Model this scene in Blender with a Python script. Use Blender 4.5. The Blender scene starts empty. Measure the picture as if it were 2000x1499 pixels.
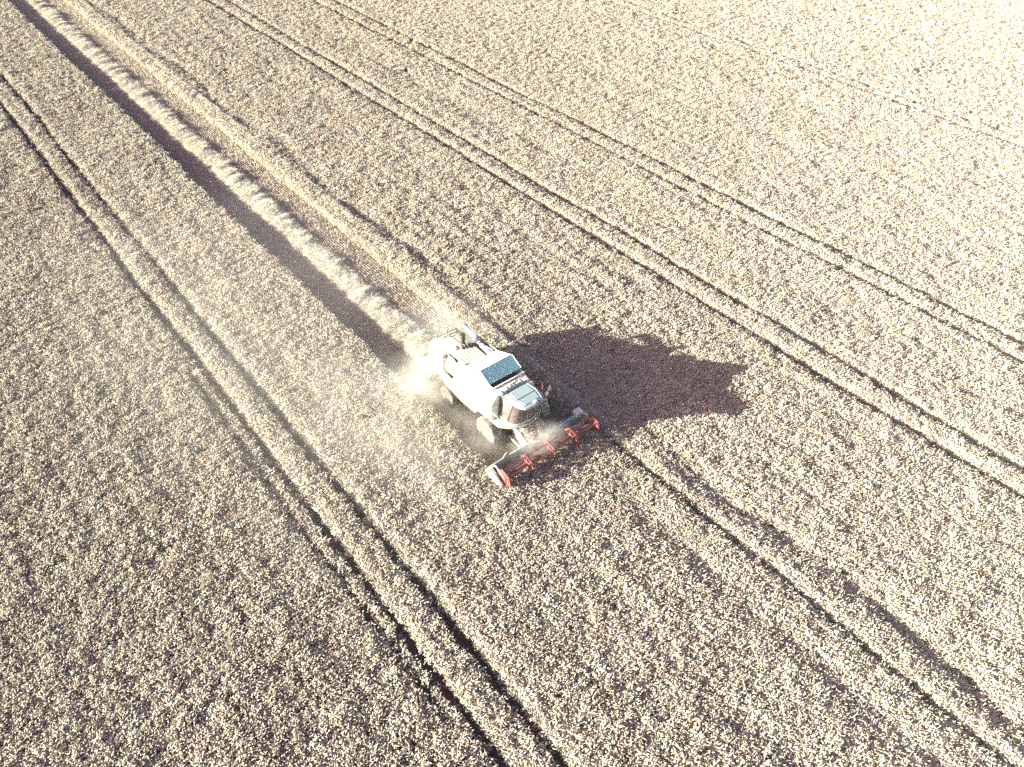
import bpy, bmesh, math, random
import numpy as np
from mathutils import Vector, Matrix, Euler

rnd = random.Random(7)
rs = np.random.RandomState(11)
scene = bpy.context.scene
COL = scene.collection

# ------------------------------------------------------------------ camera, sky, sun, exposure
CAM = np.array([24.1135, -18.2525, 30.5])
PITCH = math.radians(43.011)
FWD = np.array([-0.7781, 0.62815])          # horizontal heading of the drone camera
cam = bpy.data.cameras.new('camera')
cam_o = bpy.data.objects.new('camera', cam)
COL.objects.link(cam_o)
cam_o.location = CAM
_f = Vector((FWD[0] * math.cos(PITCH), FWD[1] * math.cos(PITCH), -math.sin(PITCH)))
cam_o.rotation_euler = _f.to_track_quat('-Z', 'Y').to_euler()
cam.sensor_width = 36.0
cam.lens = 36.0 * 1490 / 2000
cam.clip_end = 3000
scene.camera = cam_o

SUN = Vector((-2.1, -3.95, 1.0)).normalized()   # direction towards the sun, read off the machine's shadow
world = bpy.data.worlds.new('World')
scene.world = world
world.use_nodes = True
wn = world.node_tree
wn.nodes.clear()
sky = wn.nodes.new('ShaderNodeTexSky')
sky.sky_type = 'NISHITA'
sky.sun_disc = False
sky.sun_elevation = math.asin(SUN.z)
sky.sun_rotation = math.pi / 2 - math.atan2(SUN.y, SUN.x)
sky.dust_density = 4.0
sky.ozone_density = 1.0
tint = wn.nodes.new('ShaderNodeMix')
tint.data_type = 'RGBA'
tint.blend_type = 'MULTIPLY'
tint.inputs[0].default_value = 1.0
tint.inputs[7].default_value = (0.92, 0.62, 0.86, 1)
bg = wn.nodes.new('ShaderNodeBackground')
bg.inputs[1].default_value = 0.05
wo = wn.nodes.new('ShaderNodeOutputWorld')
wn.links.new(sky.outputs[0], tint.inputs[6])
wn.links.new(tint.outputs[2], bg.inputs[0])
wn.links.new(bg.outputs[0], wo.inputs[0])

sun = bpy.data.lights.new('sun', 'SUN')
sun.energy = 5.0
sun.angle = math.radians(0.5)
sun.color = (0.985, 1.0, 0.87)
sun_o = bpy.data.objects.new('sun', sun)
COL.objects.link(sun_o)
sun_o.rotation_euler = (-SUN).to_track_quat('-Z', 'Y').to_euler()
sun_o.location = SUN * 80

scene.view_settings.view_transform = 'Standard'
scene.view_settings.look = 'None'
scene.view_settings.exposure = 2.55
scene.view_settings.gamma = 1.0
scene.view_settings.use_curve_mapping = False
scene.cycles.use_denoising = False
scene.cycles.max_bounces = 6
scene.cycles.diffuse_bounces = 3
scene.cycles.transparent_max_bounces = 8
scene.cycles.volume_bounces = 1
scene.cycles.caustics_reflective = False
scene.cycles.caustics_refractive = False

# ------------------------------------------------------------------ small helpers
def tag(o, label=None, cat=None, group=None, kind=None):
    if label: o['label'] = label
    if cat: o['category'] = cat
    if group: o['group'] = group
    if kind: o['kind'] = kind
    return o

def nmat(name):
    m = bpy.data.materials.new(name)
    m.use_nodes = True
    nt = m.node_tree
    return m, nt, nt.nodes['Principled BSDF']

def ramp(nt, stops):
    r = nt.nodes.new('ShaderNodeValToRGB')
    el = r.color_ramp.elements
    while len(el) < len(stops): el.new(0.5)
    for e, (p, c) in zip(el, stops):
        e.position = p
        e.color = (c[0], c[1], c[2], 1)
    return r

def noise(nt, scale, detail=4, rough=0.6, coord='Object', vscale=None):
    tc = nt.nodes.new('ShaderNodeTexCoord')
    n = nt.nodes.new('ShaderNodeTexNoise')
    n.inputs['Scale'].default_value = scale
    n.inputs['Detail'].default_value = detail
    n.inputs['Roughness'].default_value = rough
    if vscale:
        mp = nt.nodes.new('ShaderNodeMapping')
        mp.inputs['Scale'].default_value = vscale
        nt.links.new(tc.outputs[coord], mp.inputs[0])
        nt.links.new(mp.outputs[0], n.inputs['Vector'])
    else:
        nt.links.new(tc.outputs[coord], n.inputs['Vector'])
    return n

def paint(name, c, rough=0.45, metal=0.0, dust=0.35, dustc=(0.55, 0.5, 0.38), spec=0.4, scale=2.2):
    """painted or bare metal under harvest dust: noise decides how much dust lies on it"""
    m, nt, b = nmat(name)
    n = noise(nt, scale, 6, 0.7)
    r = ramp(nt, [(0.35, (0, 0, 0)), (0.75, (1, 1, 1))])
    nt.links.new(n.outputs[0], r.inputs[0])
    mul = nt.nodes.new('ShaderNodeMath'); mul.operation = 'MULTIPLY'; mul.inputs[1].default_value = dust
    nt.links.new(r.outputs[0], mul.inputs[0])
    mx = nt.nodes.new('ShaderNodeMix'); mx.data_type = 'RGBA'
    mx.inputs[6].default_value = (*c, 1); mx.inputs[7].default_value = (*dustc, 1)
    nt.links.new(mul.outputs[0], mx.inputs[0])
    nt.links.new(mx.outputs[2], b.inputs['Base Color'])
    b.inputs['Roughness'].default_value = rough
    b.inputs['Metallic'].default_value = metal
    b.inputs['Specular IOR Level'].default_value = spec
    n2 = noise(nt, 14, 3, 0.6)
    bp = nt.nodes.new('ShaderNodeBump'); bp.inputs['Strength'].default_value = 0.08; bp.inputs['Distance'].default_value = 0.02
    nt.links.new(n2.outputs[0], bp.inputs['Height'])
    nt.links.new(bp.outputs[0], b.inputs['Normal'])
    return m

class MB:
    """collects shapes and links them as ONE mesh object"""
    def __init__(s): s.bm = bmesh.new()
    def poly(s, pts):
        vs = [s.bm.verts.new(p) for p in pts]
        return s.bm.faces.new(vs)
    def box(s, c, d, rot=None):
        M = Matrix.Translation(c) @ (Euler(rot).to_matrix().to_4x4() if rot else Matrix()) @ Matrix.Diagonal((d[0], d[1], d[2], 1))
        bmesh.ops.create_cube(s.bm, size=1, matrix=M)
        return s
    def tube(s, pts, r, n=10, cap=True):
        pts = [Vector(p) for p in pts]
        rr = r if isinstance(r, (list, tuple)) else [r] * len(pts)
        rings = []
        for i, p in enumerate(pts):
            a = pts[max(0, i - 1)]; b = pts[min(len(pts) - 1, i + 1)]
            d = (b - a).normalized()
            u = d.cross(Vector((0, 0, 1)))
            if u.length < 1e-3: u = d.cross(Vector((0, 1, 0)))
            u.normalize(); v = d.cross(u)
            rings.append([s.bm.verts.new(p + (u * math.cos(t) + v * math.sin(t)) * rr[i]) for t in [2 * math.pi * k / n for k in range(n)]])
        for A, B in zip(rings, rings[1:]):
            for k in range(n):
                s.bm.faces.new((A[k], A[(k + 1) % n], B[(k + 1) % n], B[k]))
        if cap:
            s.bm.faces.new(rings[0]); s.bm.faces.new(rings[-1])
        return s
    def loft(s, sections, closed=True, caps=True):
        rings = [[s.bm.verts.new(p) for p in sec] for sec in sections]
        n = len(rings[0])
        for A, B in zip(rings, rings[1:]):
            for k in range(n if closed else n - 1):
                s.bm.faces.new((A[k], A[(k + 1) % n], B[(k + 1) % n], B[k]))
        if caps and closed:
            s.bm.faces.new(rings[0]); s.bm.faces.new(rings[-1])
        return s
    def prism(s, outline, d):
        """outline: closed 3D polygon, d: extrusion vector"""
        d = Vector(d)
        return s.loft([[Vector(p) for p in outline], [Vector(p) + d for p in outline]])
    def slab(s, outline, t):
        """thin plate of thickness t behind a planar polygon"""
        p = [Vector(q) for q in outline]
        nrm = (p[1] - p[0]).cross(p[2] - p[0]).normalized()
        return s.loft([p, [q - nrm * t for q in p]])
    def lathe(s, prof, n=32, c=(0, 0, 0), axis='Y'):
        """prof: list of (radius, axial)"""
        rings = []
        for r, a in prof:
            ring = []
            for k in range(n):
                t = 2 * math.pi * k / n
                if axis == 'Y': p = (c[0] + r * math.cos(t), c[1] + a, c[2] + r * math.sin(t))
                elif axis == 'Z': p = (c[0] + r * math.cos(t), c[1] + r * math.sin(t), c[2] + a)
                else: p = (c[0] + a, c[1] + r * math.cos(t), c[2] + r * math.sin(t))
                ring.append(s.bm.verts.new(p))
            rings.append(ring)
        for A, B in zip(rings, rings[1:]):
            for k in range(n): s.bm.faces.new((A[k], A[(k + 1) % n], B[(k + 1) % n], B[k]))
        s.bm.faces.new(rings[0]); s.bm.faces.new(rings[-1])
        return s
    def build(s, name, mat, parent=None, bevel=0.0, smooth=35, label=None):
        bmesh.ops.recalc_face_normals(s.bm, faces=s.bm.faces)
        if bevel:
            es = [e for e in s.bm.edges if len(e.link_faces) == 2 and e.calc_face_angle(0) > math.radians(28)]
            bmesh.ops.bevel(s.bm, geom=es, offset=bevel, segments=2, affect='EDGES', profile=0.6, clamp_overlap=True)
        me = bpy.data.meshes.new(name)
        s.bm.to_mesh(me); s.bm.free()
        me.materials.append(mat)
        if smooth:
            me.polygons.foreach_set('use_smooth', [True] * len(me.polygons))
            me.set_sharp_from_angle(angle=math.radians(smooth))
        o = bpy.data.objects.new(name, me)
        COL.objects.link(o)
        if parent: o.parent = parent
        if label: o['label'] = label
        return o

def mesh_np(name, V, F, mat, smooth=False):
    me = bpy.data.meshes.new(name)
    me.from_pydata(V, [], F)
    me.materials.append(mat)
    if smooth: me.polygons.foreach_set('use_smooth', [True] * len(me.polygons))
    return me

class VNoise:
    """smooth value noise on a random grid"""
    def __init__(s, seed, n=256): s.g = np.random.RandomState(seed).rand(n, n); s.n = n
    def __call__(s, x, y):
        x = np.asarray(x, float); y = np.asarray(y, float)
        i = np.floor(x).astype(int); j = np.floor(y).astype(int)
        u = x - i; v = y - j
        u = u * u * (3 - 2 * u); v = v * v * (3 - 2 * v)
        n = s.n; g = s.g
        a = g[i % n, j % n]; b = g[(i + 1) % n, j % n]; c = g[i % n, (j + 1) % n]; d = g[(i + 1) % n, (j + 1) % n]
        return (a * (1 - u) + b * u) * (1 - v) + (c * (1 - u) + d * u) * v

N1, N2, N3, N4, N5 = (VNoise(k) for k in (1, 2, 3, 4, 5))

def in_view(x, y, z, mx=260, my=200):
    """keeps plants the camera, or one a few steps aside, can see"""
    qx = x - CAM[0]; qy = y - CAM[1]
    right = np.array([FWD[1], -FWD[0]])
    xc = qx * right[0] + qy * right[1]
    yf = qx * FWD[0] + qy * FWD[1]
    c, s = math.cos(PITCH), math.sin(PITCH)
    zc = yf * c - (z - CAM[2]) * s
    yc = yf * s + (z - CAM[2]) * c
    px = 1000 + 1490 * xc / zc; py = 750 - 1490 * yc / zc
    return (zc > 1) & (px > -mx) & (px < 2000 + mx) & (py > -my) & (py < 1499 + my)

def scatter(name, mat, protos, P, ROT, SCL, VAR, label, cat):
    """one object whose plants are set out on points by geometry nodes"""
    me = bpy.data.meshes.new(name)
    me.vertices.add(len(P))
    me.vertices.foreach_set('co', np.asarray(P, np.float32).ravel())
    for nm, dat in (('rot', ROT), ('scl', SCL)):
        a = me.attributes.new(nm, 'FLOAT_VECTOR', 'POINT')
        a.data.foreach_set('vector', np.asarray(dat, np.float32).ravel())
    a = me.attributes.new('var', 'INT', 'POINT')
    a.data.foreach_set('value', np.asarray(VAR, np.int32))
    me.materials.append(mat)
    o = bpy.data.objects.new(name, me)
    COL.objects.link(o)
    pc = bpy.data.collections.new(name + '_plants')       # never linked to the scene
    for k, pm in enumerate(protos):
        pc.objects.link(bpy.data.objects.new('%s_plant_%d' % (name, k), pm))
    g = bpy.data.node_groups.new(name, 'GeometryNodeTree')
    g.interface.new_socket('Geometry', in_out='INPUT', socket_type='NodeSocketGeometry')
    g.interface.new_socket('Geometry', in_out='OUTPUT', socket_type='NodeSocketGeometry')
    gi = g.nodes.new('NodeGroupInput'); go = g.nodes.new('NodeGroupOutput')
    iop = g.nodes.new('GeometryNodeInstanceOnPoints')
    ci = g.nodes.new('GeometryNodeCollectionInfo')
    ci.inputs['Collection'].default_value = pc
    ci.inputs['Separate Children'].default_value = True
    ci.inputs['Reset Children'].default_value = True
    iop.inputs['Pick Instance'].default_value = True
    def attr(nm, ty):
        n = g.nodes.new('GeometryNodeInputNamedAttribute'); n.data_type = ty
        n.inputs[0].default_value = nm
        return n.outputs[0]
    e2r = g.nodes.new('FunctionNodeEulerToRotation')
    g.links.new(attr('rot', 'FLOAT_VECTOR'), e2r.inputs[0])
    g.links.new(gi.outputs[0], iop.inputs['Points'])
    g.links.new(ci.outputs[0], iop.inputs['Instance'])
    g.links.new(attr('var', 'INT'), iop.inputs['Instance Index'])
    g.links.new(e2r.outputs[0], iop.inputs['Rotation'])
    g.links.new(attr('scl', 'FLOAT_VECTOR'), iop.inputs['Scale'])
    g.links.new(iop.outputs[0], go.inputs[0])
    md = o.modifiers.new('plants', 'NODES'); md.node_group = g
    return tag(o, label, cat, kind='stuff')

# ------------------------------------------------------------------ ground
m_soil, nt, b = nmat('dry_soil')
n = noise(nt, 1.3, 8, 0.7)
r = ramp(nt, [(0.3, (0.060, 0.036, 0.042)), (0.7, (0.12, 0.08, 0.078))])
nt.links.new(n.outputs[0], r.inputs[0]); nt.links.new(r.outputs[0], b.inputs['Base Color'])
b.inputs['Roughness'].default_value = 0.95; b.inputs['Specular IOR Level'].default_value = 0.1
n2 = noise(nt, 9, 5, 0.7)
bp = nt.nodes.new('ShaderNodeBump'); bp.inputs['Distance'].default_value = 0.05; bp.inputs['Strength'].default_value = 0.6
nt.links.new(n2.outputs[0], bp.inputs['Height']); nt.links.new(bp.outputs[0], b.inputs['Normal'])
g = MB()
bmesh.ops.create_grid(g.bm, x_segments=8, y_segments=8, size=700)
tag(g.build('ground', m_soil, smooth=0), 'dry brown soil of the field under crop and stubble', 'ground', kind='structure')

# ------------------------------------------------------------------ wheat plants
def straw_mat(name, stops, rough=0.65, trans=0.25):
    m, nt, b = nmat(name)
    oi = nt.nodes.new('ShaderNodeObjectInfo')
    r = ramp(nt, stops)
    nt.links.new(oi.outputs['Random'], r.inputs[0])
    nt.links.new(r.outputs[0], b.inputs['Base Color'])
    b.inputs['Roughness'].default_value = rough
    b.inputs['Specular IOR Level'].default_value = 0.25
    t = nt.nodes.new('ShaderNodeBsdfTranslucent')
    nt.links.new(r.outputs[0], t.inputs[0])
    mx = nt.nodes.new('ShaderNodeMixShader'); mx.inputs[0].default_value = trans
    nt.links.new(b.outputs[0], mx.inputs[1]); nt.links.new(t.outputs[0], mx.inputs[2])
    nt.links.new(mx.outputs[0], nt.nodes['Material Output'].inputs[0])
    return m

m_wheat = straw_mat('ripe_wheat', [(0.0, (0.45, 0.37, 0.30)), (0.35, (0.58, 0.52, 0.415)), (0.7, (0.65, 0.61, 0.48)), (1.0, (0.70, 0.68, 0.54))])
m_stub = straw_mat('stubble_straw', [(0.0, (0.56, 0.49, 0.40)), (1.0, (0.72, 0.66, 0.54))], trans=0.15)
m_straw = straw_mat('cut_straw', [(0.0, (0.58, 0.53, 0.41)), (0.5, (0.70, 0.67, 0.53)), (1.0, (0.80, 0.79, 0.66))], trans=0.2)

def clump(seed, stems, rad, ear_r, ear_l, stem_r, leaves):
    """a tuft of wheat, one metre tall: stems, nodding ears, a few dry leaves"""
    R = random.Random(seed)
    V, F = [], []
    def ring(c, d, r, n):
        d = d.normalized(); u = d.cross(Vector((0.3, 0.2, 1)));
        if u.length < 1e-3: u = Vector((1, 0, 0))
        u.normalize(); v = d.cross(u)
        i0 = len(V)
        for k in range(n):
            t = 2 * math.pi * k / n
            V.append(tuple(c + (u * math.cos(t) + v * math.sin(t)) * r))
        return i0
    def join(a, b, n):
        for k in range(n): F.append((a + k, a + (k + 1) % n, b + (k + 1) % n, b + k))
    for _ in range(stems):
        a = R.uniform(0, 6.283); q = rad * math.sqrt(R.random())
        base = Vector((math.cos(a) * q, math.sin(a) * q, 0))
        lean = Vector((math.cos(a), math.sin(a), 0)) * R.uniform(0.0, 0.10) + Vector((R.gauss(0, .05), R.gauss(0, .05), 0))
        h = R.uniform(0.80, 0.95)
        top = base + lean + Vector((0, 0, h))
        mid = base + lean * 0.35 + Vector((0, 0, h * 0.5))
        n = 3
        r0 = ring(base, mid - base, stem_r, n); r1 = ring(mid, top - base, stem_r, n); r2 = ring(top, top - mid, stem_r * 0.8, n)
        join(r0, r1, n); join(r1, r2, n)
        # ear, nodding over
        az = R.gauss(0.9, 1.1)
        out = Vector((math.cos(az), math.sin(az), 0))
        up = R.uniform(0.1, 1.6)
        d1 = (out * 0.75 + Vector((0, 0, 0.6 + 0.3 * up))).normalized()
        d2 = (out + Vector((0, 0, up))).normalized()
        p0 = top; p1 = p0 + d1 * ear_l * 0.3; p2 = p1 + d2 * ear_l * 0.45; p3 = p2 + (d2 + Vector((0, 0, -0.25))).normalized() * ear_l * 0.35
        m = 4
        e0 = ring(p0, d1, ear_r * 0.35, m); e1 = ring(p1, d1, ear_r, m); e2 = ring(p2, d2, ear_r * 0.95, m); e3 = ring(p3, d2, ear_r * 0.12, m)
        join(e0, e1, m); join(e1, e2, m); join(e2, e3, m)
    for _ in range(leaves):
        a = R.uniform(0, 6.283); q = rad * R.random()
        c = Vector((math.cos(a) * q, math.sin(a) * q, R.uniform(0.35, 0.7)))
        b_ = R.uniform(0, 6.283); d = Vector((math.cos(b_), math.sin(b_), 0)); s = Vector((-d.y, d.x, 0)) * 0.011
        l = R.uniform(0.14, 0.26)
        i0 = len(V)
        for t, w, zz in ((0, 1, 0), (0.45, 1.0, 0.09), (0.8, 0.7, 0.05), (1.0, 0.1, -0.06)):
            p = c + d * l * t + Vector((0, 0, zz))
            V.append(tuple(p - s * w)); V.append(tuple(p + s * w))
        for k in range(3): F.append((i0 + 2 * k, i0 + 2 * k + 1, i0 + 2 * k + 3, i0 + 2 * k + 2))
    return V, F

wheat_near = [mesh_np('wheat_tuft', *clump(100 + k, 15, 0.098, 0.0205, 0.155, 0.0065, 3), m_wheat, True) for k in range(5)]
wheat_near += [mesh_np('wheat_tuft_dense', *clump(150 + k, 30, 0.10, 0.017, 0.13, 0.012, 8), m_wheat, True) for k in range(3)]
wheat_far = [mesh_np('wheat_tuft_broad', *clump(200 + k, 17, 0.13, 0.025, 0.19, 0.009, 3), m_wheat, True) for k in range(4)]

TRACKS = [  # (distance of the wheel mark from the machine's line, x range, width)
    (-9.67, -400, 400, 0.42), (-11.49, -400, 400, 0.46), (-12.18, -14, 13, 0.16),
    (16.38, -400, 400, 0.42), (18.22, -400, 400, 0.42), (26.55, -400, 400, 0.36), (28.4, -400, 400, 0.44),
    (55.0, -400, 400, 0.40), (56.45, -400, 400, 0.30), (3.28, 4.7, 400, 0.26)]
CUT_L, CUT_R, CUT_X = -3.12, 2.86, 4.72

def edge_wob(x, k):
    return (N1(x * 0.09 + 40 * k, k * 3.7) - 0.5) * 0.30 + (N2(x * 0.9 + 11 * k, k * 1.3) - 0.5) * 0.16

def streaks(x, y):
    """poor, short bands in the crop (0..1)"""
    s = np.zeros_like(x)
    s += 1.00 * np.exp(-((y - 5.2 - 0.25 * np.sin(x * 0.4)) / 0.62) ** 2) * np.clip((x - 5.0) / 5, 0, 1)
    s += 0.80 * np.exp(-((y - 4.9 - 0.3 * np.sin(x * 0.3)) / 0.55) ** 2) * np.clip((2 - x) / 4, 0, 1) * (0.35 + 0.65 * N3(x * 0.25, 3.3))
    s += 0.55 * np.exp(-((y - 12.4) / 0.30) ** 2) * np.clip((x + 17) / 4, 0, 1) * np.clip((0 - x) / 3, 0, 1)
    s += 0.45 * np.exp(-((y - 22.4 - 0.4 * np.sin(x * 0.1)) / 1.2) ** 2) * (0.3 + 0.7 * N4(x * 0.1, 8.1))
    s += 0.45 * np.exp(-((y - 1.2) / 0.5) ** 2) * np.clip((x - 7.0) / 4, 0, 1)
    s += 0.40 * np.exp(-((y + 3.2) / 0.6) ** 2) * np.clip((x - 9.0) / 4, 0, 1) * N3(x * 0.3, 9.9)
    return s * (0.45 + 0.8 * N5(x * 0.7, y * 1.1))

def field(x, y):
    """height of the canopy and chance that a tuft stands there"""
    base = 0.64
    h = base + 0.05 * (N1(x * 0.16, y * 0.9) - 0.5) + 0.06 * (N2(x * 0.55, y * 0.75) - 0.5) + 0.07 * (N3(x * 1.9, y * 2.3) - 0.5)
    h += 0.07 * (N4(x * 0.07 + y * 0.02, y * 1.7) - 0.5)          # drill passes
    sk = streaks(x, y)
    h -= 0.25 * np.clip(sk, 0, 1.2)
    keep = np.ones_like(x)
    keep *= 1 - 0.45 * np.clip(sk, 0, 1)
    keep *= 1 - 0.35 * (N5(x * 0.45 + 7, y * 0.5 + 3) > 0.86)
    lean_y = np.zeros_like(x)
    for k, (ty, x0, x1, w) in enumerate(TRACKS):
        d = y - ty - (N1(x * 0.12 + 9 * k, 1.7 * k) - 0.5) * 0.22
        on = (x > x0) & (x < x1)
        ww = w * (0.75 + 0.5 * N2(x * 0.8, 5.1 * k))
        gap = on & (np.abs(d) < ww / 2 + 0.06)
        keep = np.where(gap, 0.03, keep)
        h = np.where(gap, h * 0.45, h)
        near = on & (~gap) & (np.abs(d) < ww / 2 + 0.30)
        h = np.where(near, h * 0.93, h)
        lean_y = np.where(near, np.sign(d) * 0.10, lean_y)
    dr = y - CUT_R - edge_wob(x, 2)
    dl = y - CUT_L - edge_wob(x, 1)
    cut = (x < CUT_X) & (dr < 0) & (dl > 0)
    keep = np.where(cut, 0, keep)
    rim = (x < CUT_X) & (dr >= 0) & (dr < 0.55)
    h = np.where(rim, h * (0.80 + 0.36 * dr), h)
    lean_y = np.where(rim, 0.22 * (1 - dr / 0.55), lean_y)
    keep = np.where(rim, 1.0, keep)
    return h, keep, lean_y

def sow(cell, sel, seed):
    R = np.random.RandomState(seed)
    xs = np.arange(-122, 46, cell); ys = np.arange(-48, 118, cell)
    X, Y = np.meshgrid(xs, ys)
    X = X.ravel(); Y = Y.ravel()
    k = in_view(X, Y, 0.5)
    X, Y = X[k], Y[k]
    d = np.hypot(X - CAM[0], Y - CAM[1])
    k = sel(d)
    X, Y = X[k], Y[k]
    X = X + R.uniform(-.62, .62, len(X)) * cell; Y = Y + R.uniform(-.62, .62, len(Y)) * cell
    h, keep, lean = field(X, Y)
    k = R.rand(len(X)) < keep
    return X[k], Y[k], h[k], lean[k], R

parts = []
for cell, sel, seed, far in ((0.165, lambda d: d < 46, 1, 0), (0.185, lambda d: (d >= 46) & (d < 78), 2, 0), (0.23, lambda d: d >= 78, 3, 1)):
    X, Y, h, lean, R = sow(cell, sel, seed)
    n = len(X)
    h = h * np.clip(R.normal(1.0, 0.065, n), 0.75, 1.2)
    tx = 0.34 * (N4(X * 0.30 + 5, Y * 0.42) - .5) + 0.30 * (N5(X * 0.9, Y * 0.35 + 9) - .5)
    ty = 0.34 * (N1(X * 0.28 + 2, Y * 0.38 + 7) - .5)
    rot = np.stack([-lean + tx + R.normal(0, 0.07, n), ty + R.normal(0, 0.07, n), R.uniform(-1.1, 1.1, n) + np.where(R.rand(n) < 0.3, R.uniform(0, 6.28, n), 0)], 1)
    w = R.uniform(0.85, 1.2, n) * (1.15 if cell == 0.185 else 1.0)
    scl = np.stack([w * 0.95, w * 0.95, h / 0.95], 1)
    parts.append((far, np.stack([X, Y, np.zeros(n)], 1), rot, scl, R.randint(0, 5 if not far else 4, n)))
# the fresh edge of the standing crop and the sun side of the wheel marks stand closer and are pushed back
def rim_rows(x0, x1, ylo, depth, step, rows, lo, hi, seed, lean0, wob):
    R = np.random.RandomState(seed)
    xs = np.arange(x0, x1, step)
    X = np.tile(xs, rows) + R.uniform(-.5, .5, rows * len(xs)) * step
    dr = np.repeat((np.arange(rows) + 0.5) / rows * depth, len(xs)) + R.uniform(-.06, .06, len(X))
    Y = ylo + wob(X) + dr
    t = np.clip(dr / depth, 0, 1)
    h = (lo + (hi - lo) * t) * np.clip(R.normal(1, .09, len(X)), .75, 1.2)
    k = in_view(X, Y, .4)
    X, Y, h, t = X[k], Y[k], h[k], t[k]; n = len(X)
    rot = np.stack([-lean0 * (1 - t) + R.normal(0, .09, n), R.normal(0, .08, n), R.uniform(-1, 1, n)], 1)
    w = R.uniform(.8, 1.1, n)
    parts.append((0, np.stack([X, Y, np.zeros(n)], 1), rot, np.stack([w, w, h / .95], 1), R.randint(5, 8, n)))
rim_rows(-118, CUT_X, CUT_R, 1.15, 0.085, 16, 0.14, 0.64, 21, 0.40, lambda x: edge_wob(x, 2))
edge_part = parts.pop()
for k, (ty, x0, x1, w) in enumerate(TRACKS):
    if k in (0, 1, 3, 4, 9):
        rim_rows(max(x0, -75), min(x1, 40), ty + w / 2 + 0.08, 0.40, 0.13, 3, 0.46, 0.62, 30 + k, 0.22,
                 lambda x, k=k: (N1(x * 0.12 + 9 * k, 1.7 * k) - 0.5) * 0.22)
nr = [p for p in parts if not p[0]]; fr = [p for p in parts if p[0]]
print('tufts', [len(p[1]) for p in parts])
scatter('wheat_crop', m_wheat, wheat_near, *[np.concatenate([p[k] for p in nr]) for k in (1, 2, 3, 4)],
        'ripe pale wheat standing around the harvester, split by wheel marks', 'wheat')
scatter('distant_wheat_crop', m_wheat, wheat_far, *[np.concatenate([p[k] for p in fr]) for k in (1, 2, 3, 4)],
        'bleached wheat standing in the far part of the field', 'wheat')

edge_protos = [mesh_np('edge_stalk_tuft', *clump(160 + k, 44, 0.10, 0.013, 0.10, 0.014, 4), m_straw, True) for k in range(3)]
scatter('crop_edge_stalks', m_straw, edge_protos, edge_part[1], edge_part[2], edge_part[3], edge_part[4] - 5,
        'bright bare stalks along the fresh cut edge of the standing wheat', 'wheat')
# ------------------------------------------------------------------ stubble of the cut strip
m_cut, nt, b = nmat('chaff_covered_soil')
n = noise(nt, 5, 8, 0.75)
r = ramp(nt, [(0.3, (0.20, 0.155, 0.135)), (0.7, (0.42, 0.36, 0.30))])
nt.links.new(n.outputs[0], r.inputs[0]); nt.links.new(r.outputs[0], b.inputs['Base Color'])
b.inputs['Roughness'].default_value = 0.95
n2 = noise(nt, 16, 4, 0.7)
bp = nt.nodes.new('ShaderNodeBump'); bp.inputs['Distance'].default_value = 0.03; bp.inputs['Strength'].default_value = 0.6
nt.links.new(n2.outputs[0], bp.inputs['Height']); nt.links.new(bp.outputs[0], b.inputs['Normal'])
g = MB(); g.poly([(-200, CUT_L - .1, .004), (CUT_X - .4, CUT_L - .1, .004), (CUT_X - .4, CUT_R + .1, .004), (-200, CUT_R + .1, .004)])
tag(g.build('harvested_strip', m_cut, smooth=0), 'chaff covered soil of the harvested strip behind the machine', 'field strip', kind='structure')

def stub_tuft(seed):
    R = random.Random(seed); V, F = [], []
    for _ in range(9):
        x, y = R.uniform(-.075, .075), R.gauss(0, .009)
        h = R.uniform(.10, .16); lx, ly = R.gauss(0, .02), R.gauss(0, .02); r = 0.009
        i0 = len(V)
        for zz, s in ((0, 1.2), (h, 1)):
            for k in range(3):
                t = 2.094 * k
                V.append((x + lx * zz / h + math.cos(t) * r * s, y + ly * zz / h + math.sin(t) * r * s, zz))
        for k in range(3): F.append((i0 + k, i0 + (k + 1) % 3, i0 + 3 + (k + 1) % 3, i0 + 3 + k))
        F.append((i0 + 3, i0 + 4, i0 + 5))
    for _ in range(1):      # chaff lying between the rows
        a = R.uniform(0, 3.14); l = R.uniform(.05, .12); x, y = R.uniform(-.07, .07), R.uniform(-.06, .06)
        d = (math.cos(a) * l, math.sin(a) * l); s = (-math.sin(a) * .006, math.cos(a) * .006); i0 = len(V)
        V += [(x - s[0], y - s[1], .02), (x + s[0], y + s[1], .02), (x + d[0] + s[0], y + d[1] + s[1], .03), (x + d[0] - s[0], y + d[1] - s[1], .03)]
        F.append((i0, i0 + 1, i0 + 2, i0 + 3))
    return V, F
stub = [mesh_np('stubble_tuft', *stub_tuft(k), m_stub) for k in range(4)]
xs = np.arange(-116, 4.4, 0.15); ys = np.arange(CUT_L - .3, CUT_R + .4, 0.175)
X, Y = np.meshgrid(xs, ys); X = X.ravel(); Y = Y.ravel()
k = in_view(X, Y, 0.1) & (Y - CUT_R - edge_wob(X, 2) < 0.05) & (Y - CUT_L - edge_wob(X, 1) > -0.05) & (rs.rand(len(X)) < 0.95)
X, Y = X[k], Y[k]; n = len(X)
Y = Y + (N1(X * 0.1, 4.4) - .5) * 0.12 + rs.normal(0, .006, n)
scatter('stubble', m_stub, stub, np.stack([X + rs.uniform(-.04, .04, n), Y, np.zeros(n)], 1),
        np.stack([np.zeros(n), np.zeros(n), rs.choice([0, math.pi], n)], 1),
        np.stack([np.ones(n), np.ones(n), rs.uniform(.8, 1.25, n)], 1), rs.randint(0, 4, n),
        'short cut stubble in fine straight rows along the harvested strip', 'stubble')

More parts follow.
